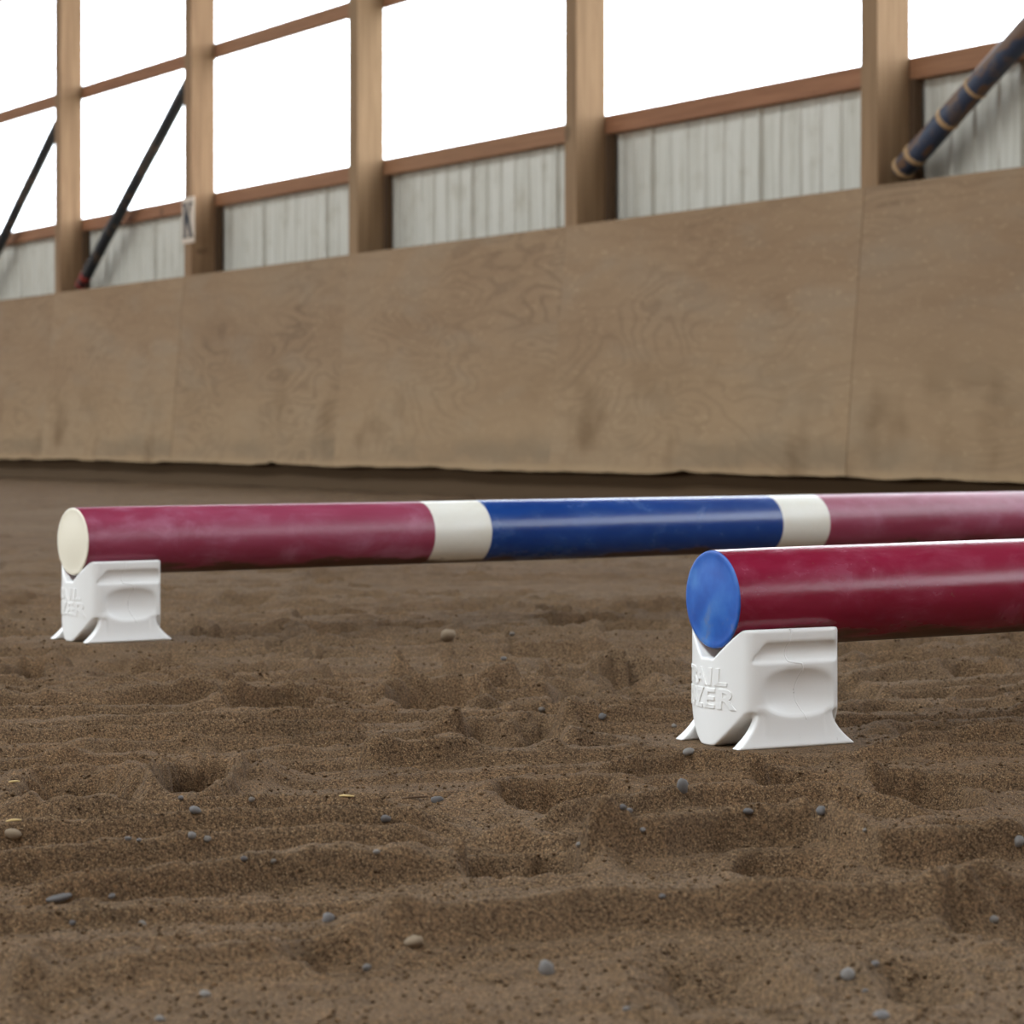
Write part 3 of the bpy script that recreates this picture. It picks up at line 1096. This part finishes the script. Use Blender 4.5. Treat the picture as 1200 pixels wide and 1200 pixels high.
def lettering():
    """raised moulded words wrapped round the bulging end"""
    verts, faces = [], []
    for word, size, bc, z0, width in (('TRAIL', 0.0235, -0.021, 0.0615, 0.100), ('BLAZER', 0.0275, -0.032, 0.0385, 0.140)):
        cu = bpy.data.curves.new('word', 'FONT')
        cu.body = word
        cu.size = size
        cu.align_x = 'CENTER'
        cu.extrude = 0.0007
        cu.offset = 0.0005
        cu.bevel_depth = 0.0002
        cu.shear = 0.06
        cu.space_character = 1.12
        cu.resolution_u = 3
        o = bpy.data.objects.new('word', cu)
        COL.objects.link(o)
        dg = bpy.context.evaluated_depsgraph_get()
        me = bpy.data.meshes.new_from_object(o.evaluated_get(dg))
        bpy.data.objects.remove(o)
        co = np.zeros(len(me.vertices) * 3, np.float32)
        me.vertices.foreach_get('co', co)
        co = co.reshape(-1, 3)
        sc = width / (co[:, 0].max() - co[:, 0].min())
        b = co[:, 0] * sc + bc
        bl = b.min()
        b = np.where(b < -0.010, -0.010 + (b + 0.010) * 0.038 / (-0.010 - bl), b)
        bb = np.clip(np.abs(b), 0, 0.055)
        aa = -(0.070 - 0.018 * (bb / 0.055) ** 2) - co[:, 2]
        n = len(verts)
        verts += [(aa[i], -b[i], z0 + co[i, 1]) for i in range(len(co))]
        faces += [tuple(n + v for v in p.vertices) for p in me.polygons]
        bpy.data.meshes.remove(me)
    me = bpy.data.meshes.new('raised_lettering')
    me.from_pydata(verts, [], faces)
    me.update()
    bm = bmesh.new(); bm.from_mesh(me)
    bmesh.ops.recalc_face_normals(bm, faces=bm.faces)
    bm.to_mesh(me); bm.free()
    return me


lme = lettering()


def seam_mesh():
    """hairline mould seam wandering down the side"""
    path = [(-6, 118.2), (-5, 112), (-7, 104), (-9, 92), (-8, 85), (8, 83), (10, 76), (6, 66), (3, 56), (5, 44), (10, 34), (13, 27)]
    pts = []
    for i in range(len(path) - 1):
        for t in np.linspace(0, 1, 6, endpoint=(i == len(path) - 2)):
            pts.append((path[i][0] * (1 - t) + path[i + 1][0] * t, path[i][1] * (1 - t) + path[i + 1][1] * t))
    out = []
    for a, z in pts:
        bs = np.linspace(62, 40, 221)
        dv = block_field(np.full(221, a), bs, np.full(221, min(z, 116.0)))
        b = bs[np.argmax(dv < 0)]
        out.append((a / 1000, -(b - 0.95) / 1000, z / 1000))
    return tube_mesh('mould_seam', out, 0.0013, 10)


sme = seam_mesh()


def block(c, base, rz, label):
    e = empty('pole_block', (c[0], c[1], base - 0.0012), rz)
    tag(e, label, 'pole block', 'white blocks under the poles')
    link('body', bme, M['block'], e)
    link('raised_lettering', lme, M['block'], e)
    link('mould_seam', sme, M['block'], e)


block(NEAR['C'], NEAR['base'], NEAR['rz'], 'white moulded plastic block under the blue-capped end of the near pole')
block(FAR['C'], FAR['base'], FAR['rz'], 'white moulded plastic block under the ivory end of the far pole')
block(NEAR['C2'], NEAR['base2'], NEAR['rz'] + math.pi, 'white moulded plastic block under the far end of the near pole')
block(FAR['C2'], FAR['base2'], FAR['rz'] + math.pi, 'white moulded plastic block under the far end of the banded pole')


# ------------------------------------------------------------------ pebbles and straw on the sand
def ground_hit(px, py):
    Y = np.exp(np.arange(math.log(1.1), math.log(16.0), 0.0012))
    X = (px - 600.0) / F * Y
    zr = HC - (py - HOR) / F * Y
    H = height(X, Y)
    i = int(np.argmax(zr <= H))
    return Vector((X[i], Y[i], H[i]))


def pebble_mesh(seed):
    r = random.Random(seed)
    bm = bmesh.new()
    bmesh.ops.create_icosphere(bm, subdivisions=2, radius=1.0)
    off = Vector((r.uniform(0, 99), r.uniform(0, 99), r.uniform(0, 99)))
    from mathutils import noise as mn
    for v in bm.verts:
        v.co *= 1 + 0.28 * mn.noise(v.co * 0.9 + off) + 0.08 * mn.noise(v.co * 2.3 + off)
        v.co.x *= 1.15; v.co.z *= 0.85
    return bm_mesh('pebble', bm, True)


PM = [pebble_mesh(i) for i in range(7)]
PEB = [  # px, py, width px, upright stretch, label
    (512, 940, 14, 1.0, 'grey rounded pebble lying left of the shoe print mid foreground'),
    (229, 953, 13, 1.0, 'dark grey pebble on the lip of the deep hole'),
    (385, 1080, 16, 1.2, 'round grey pebble on the flat sand, lower left of centre'),
    (641, 1141, 20, 1.5, 'upright blue-grey pebble near the bottom centre'),
    (993, 1148, 20, 1.2, 'grey angular pebble near the bottom right'),
    (800, 929, 14, 1.9, 'elongated pale stone standing on edge below the near block'),
    (525, 747, 19, 1.0, 'pale tan stone in the middle distance between both blocks'),
    (15, 988, 19, 0.9, 'broad brownish grey stone at the left edge'),
    (807, 883, 14, 0.9, 'small grey stone just below the left foot of the near block'),
    (964, 958, 16, 0.9, 'flat grey pebble above the sharp-edged print'),
    (877, 959, 14, 0.7, 'flat dull pebble left of the sharp-edged print'),
    (1194, 990, 14, 1.3, 'dark pebble at the right edge of the picture'),
    (1165, 1082, 12, 1.2, 'small pebble on the flat sand, far right of the foreground'),
    (484, 1108, 22, 0.9, 'brown sandy stone right of the round grey pebble'),
    (68, 1055, 30, 0.45, 'long flat pebble between the furrows at left'),
    (1033, 1192, 22, 0.8, 'pale pebble cut by the bottom edge of the picture'),
]
SMALL = [
    (730, 957, 9, 'left one of two tiny pebbles below the elongated pale stone'),
    (738, 952, 8, 'right one of two tiny pebbles below the elongated pale stone'),
    (753, 986, 8, 'pale pebble chip on the sand crest below the twin pebbles'),
    (679, 997, 9, 'small pebble left of the pale chip, in the lower centre'),
    (776, 1055, 8, 'tiny white chip on the flat sand above the big hollow'),
    (150, 986, 8, 'left one of two tiny pebbles below the left-hand print'),
    (163, 987, 6, 'right one of two tiny pebbles below the left-hand print'),
    (243, 985, 10, 'right pebble of the close pair below the deep hole'),
    (225, 987, 12, 'left pebble of the close pair below the deep hole'),
    (320, 1012, 7, 'right one of two small pebbles on the furrow at left'),
    (286, 1012, 9, 'left one of two small pebbles on the furrow at left'),
    (452, 966, 13, 'flat grey pebble under the little dark stick'),
    (441, 1004, 8, 'tiny pebble on the furrow crest above the round grey pebble'),
    (131, 1053, 9, 'tiny pebble just right of the long flat pebble'),
    (85, 1084, 8, 'tiny pebble straight below the long flat pebble'),
    (167, 1085, 10, 'small pebble on the flat sand below and right of the long flat pebble'),
    (1025, 1132, 10, 'tiny pebble just above the grey angular pebble at bottom right'),
    (1014, 1163, 8, 'tiny pebble just below the grey angular pebble at bottom right'),
    (600, 745, 7, 'tiny pale chip far right of the pale tan stone'),
    (590, 774, 7, 'tiny chip below and right of the pale tan stone'),
    (635, 835, 9, 'small pebble in the hollow left of the near block'),
    (706, 846, 10, 'small pebble on the crest left of the near block'),
    (790, 852, 7, 'tiny pebble beside the left foot of the near block'),
    (239, 1168, 14, 'small blurred pebble near the bottom left'),
    (431, 1136, 13, 'blurred pebble below the brown sandy stone'),
    (187, 1196, 12, 'pebble at the bottom edge of the picture, far left'),
    (734, 1184, 9, 'tiny pebble near the bottom edge, in the big hollow'),
    (1014, 983, 7, 'tiny pebble in the sharp-edged print at right'),
    (295, 939, 8, 'tiny pebble right of the deep hole'),
    (212, 938, 7, 'tiny pebble inside the deep hole'),
]
i = 0


def pebble(px, py, wpx, st, label, group=None, mat=None):
    global i
    p = ground_hit(px, py)
    s = wpx / 2 / F * p.y / 1.1
    o = link('pebble', PM[i % len(PM)] if mat is None else PM[i % len(PM)].copy(), M['pebble'])
    if mat is not None:
        o.data.materials[0] = mat
    o.location = p + Vector((0, 0, s * 0.22 * st))
    o.scale = (s, s * 0.9, s * st)
    o.rotation_euler = (random.uniform(-.25, .25), random.uniform(-.3, .3), random.uniform(0, 0.9))
    tag(o, label, 'pebble', group)
    i += 1


for px, py, wpx, st, lab in PEB:
    pebble(px, py, wpx, st, lab, 'larger stones on the sand', M['tan'] if {'tan', 'brown', 'brownish'} & set(lab.split()) else None)
for px, py, wpx, lab in SMALL:
    pebble(px, py, wpx, 1.0, lab, 'tiny pebbles in the sand')

STRAW = [(16, 964, 0.011, 5, 'short pale straw lying below the left print'), (16, 918, 0.010, 8, 'short pale straw above the left print'),
         (486, 936, 0.022, 3, 'dark little stick beside the grey rounded pebble'), (405, 937, 0.016, -35, 'thin pale root bent over the sand crest')]
for px, py, L, deg, lab in STRAW:
    p = ground_hit(px, py)
    pts = [(-L / 2, 0, 0), (-L / 6, 0, 0.0006), (L / 5, 0, 0.0005), (L / 2, 0.001, 0)]
    o = link('straw_piece' if 'stick' not in lab else 'stick', tube_mesh('straw', pts, [0.0006, 0.0009, 0.0009, 0.0006], 8), M['straw'] if 'dark' not in lab else M['dark'])
    o.location = p + Vector((0, 0, 0.0007))
    o.rotation_euler = (0, math.radians(-4), math.radians(deg))
    tag(o, lab, 'straw' if 'stick' not in lab else 'stick')


# loose crumbs of footing: nobody could count them
def crumbs(n):
    yy = np.sort(np.exp(rng.uniform(math.log(1.25), math.log(4.6), n)))
    xx = rng.uniform(-1, 1, n) * (0.21 * yy + 0.2)
    zz = height(xx, yy)
    for d in (NEAR, FAR):
        zz = np.where(np.hypot(xx - d['C'][0], yy - d['C'][1]) < 0.1, -0.02, zz)
    sz = 0.0006 + 0.0016 * rng.random(n) ** 4 * (0.7 + 0.5 * yy / 2)
    t = (1 + 5 ** 0.5) / 2
    base = np.array([(0, 0, 1), (0, 0, -1), (1, 0, 0), (-1, 0, 0), (0, 1, 0), (0, -1, 0)], float)
    tri = np.array([(0, 2, 4), (0, 4, 3), (0, 3, 5), (0, 5, 2), (1, 4, 2), (1, 3, 4), (1, 5, 3), (1, 2, 5)])
    ang = rng.uniform(0, 6.28, n)
    j = 1 + rng.uniform(-.35, .35, (n, 6, 3))
    v = base[None] * j
    vx = v[..., 0] * np.cos(ang)[:, None] - v[..., 1] * np.sin(ang)[:, None]
    vy = v[..., 0] * np.sin(ang)[:, None] + v[..., 1] * np.cos(ang)[:, None]
    v = np.stack([vx, vy, v[..., 2] * 0.85], -1) * sz[:, None, None]
    v += np.stack([xx, yy, zz + sz * 0.35], -1)[:, None, :]
    f = (tri[None] + (np.arange(n) * 6)[:, None, None]).reshape(-1, 3)
    me = bpy.data.meshes.new('sand_crumbs')
    co = v.reshape(-1, 3).astype(np.float32)
    me.vertices.add(len(co)); me.vertices.foreach_set('co', co.ravel())
    me.loops.add(f.size); me.loops.foreach_set('vertex_index', f.ravel().astype(np.int32))
    me.polygons.add(len(f)); me.polygons.foreach_set('loop_start', np.arange(0, f.size, 3, dtype=np.int32))
    me.update(calc_edges=True)
    o = link('sand_crumbs', me, M['sand'])
    tag(o, 'loose brown crumbs of sand scattered over the raked arena floor', 'sand', kind='stuff')


crumbs(36000)
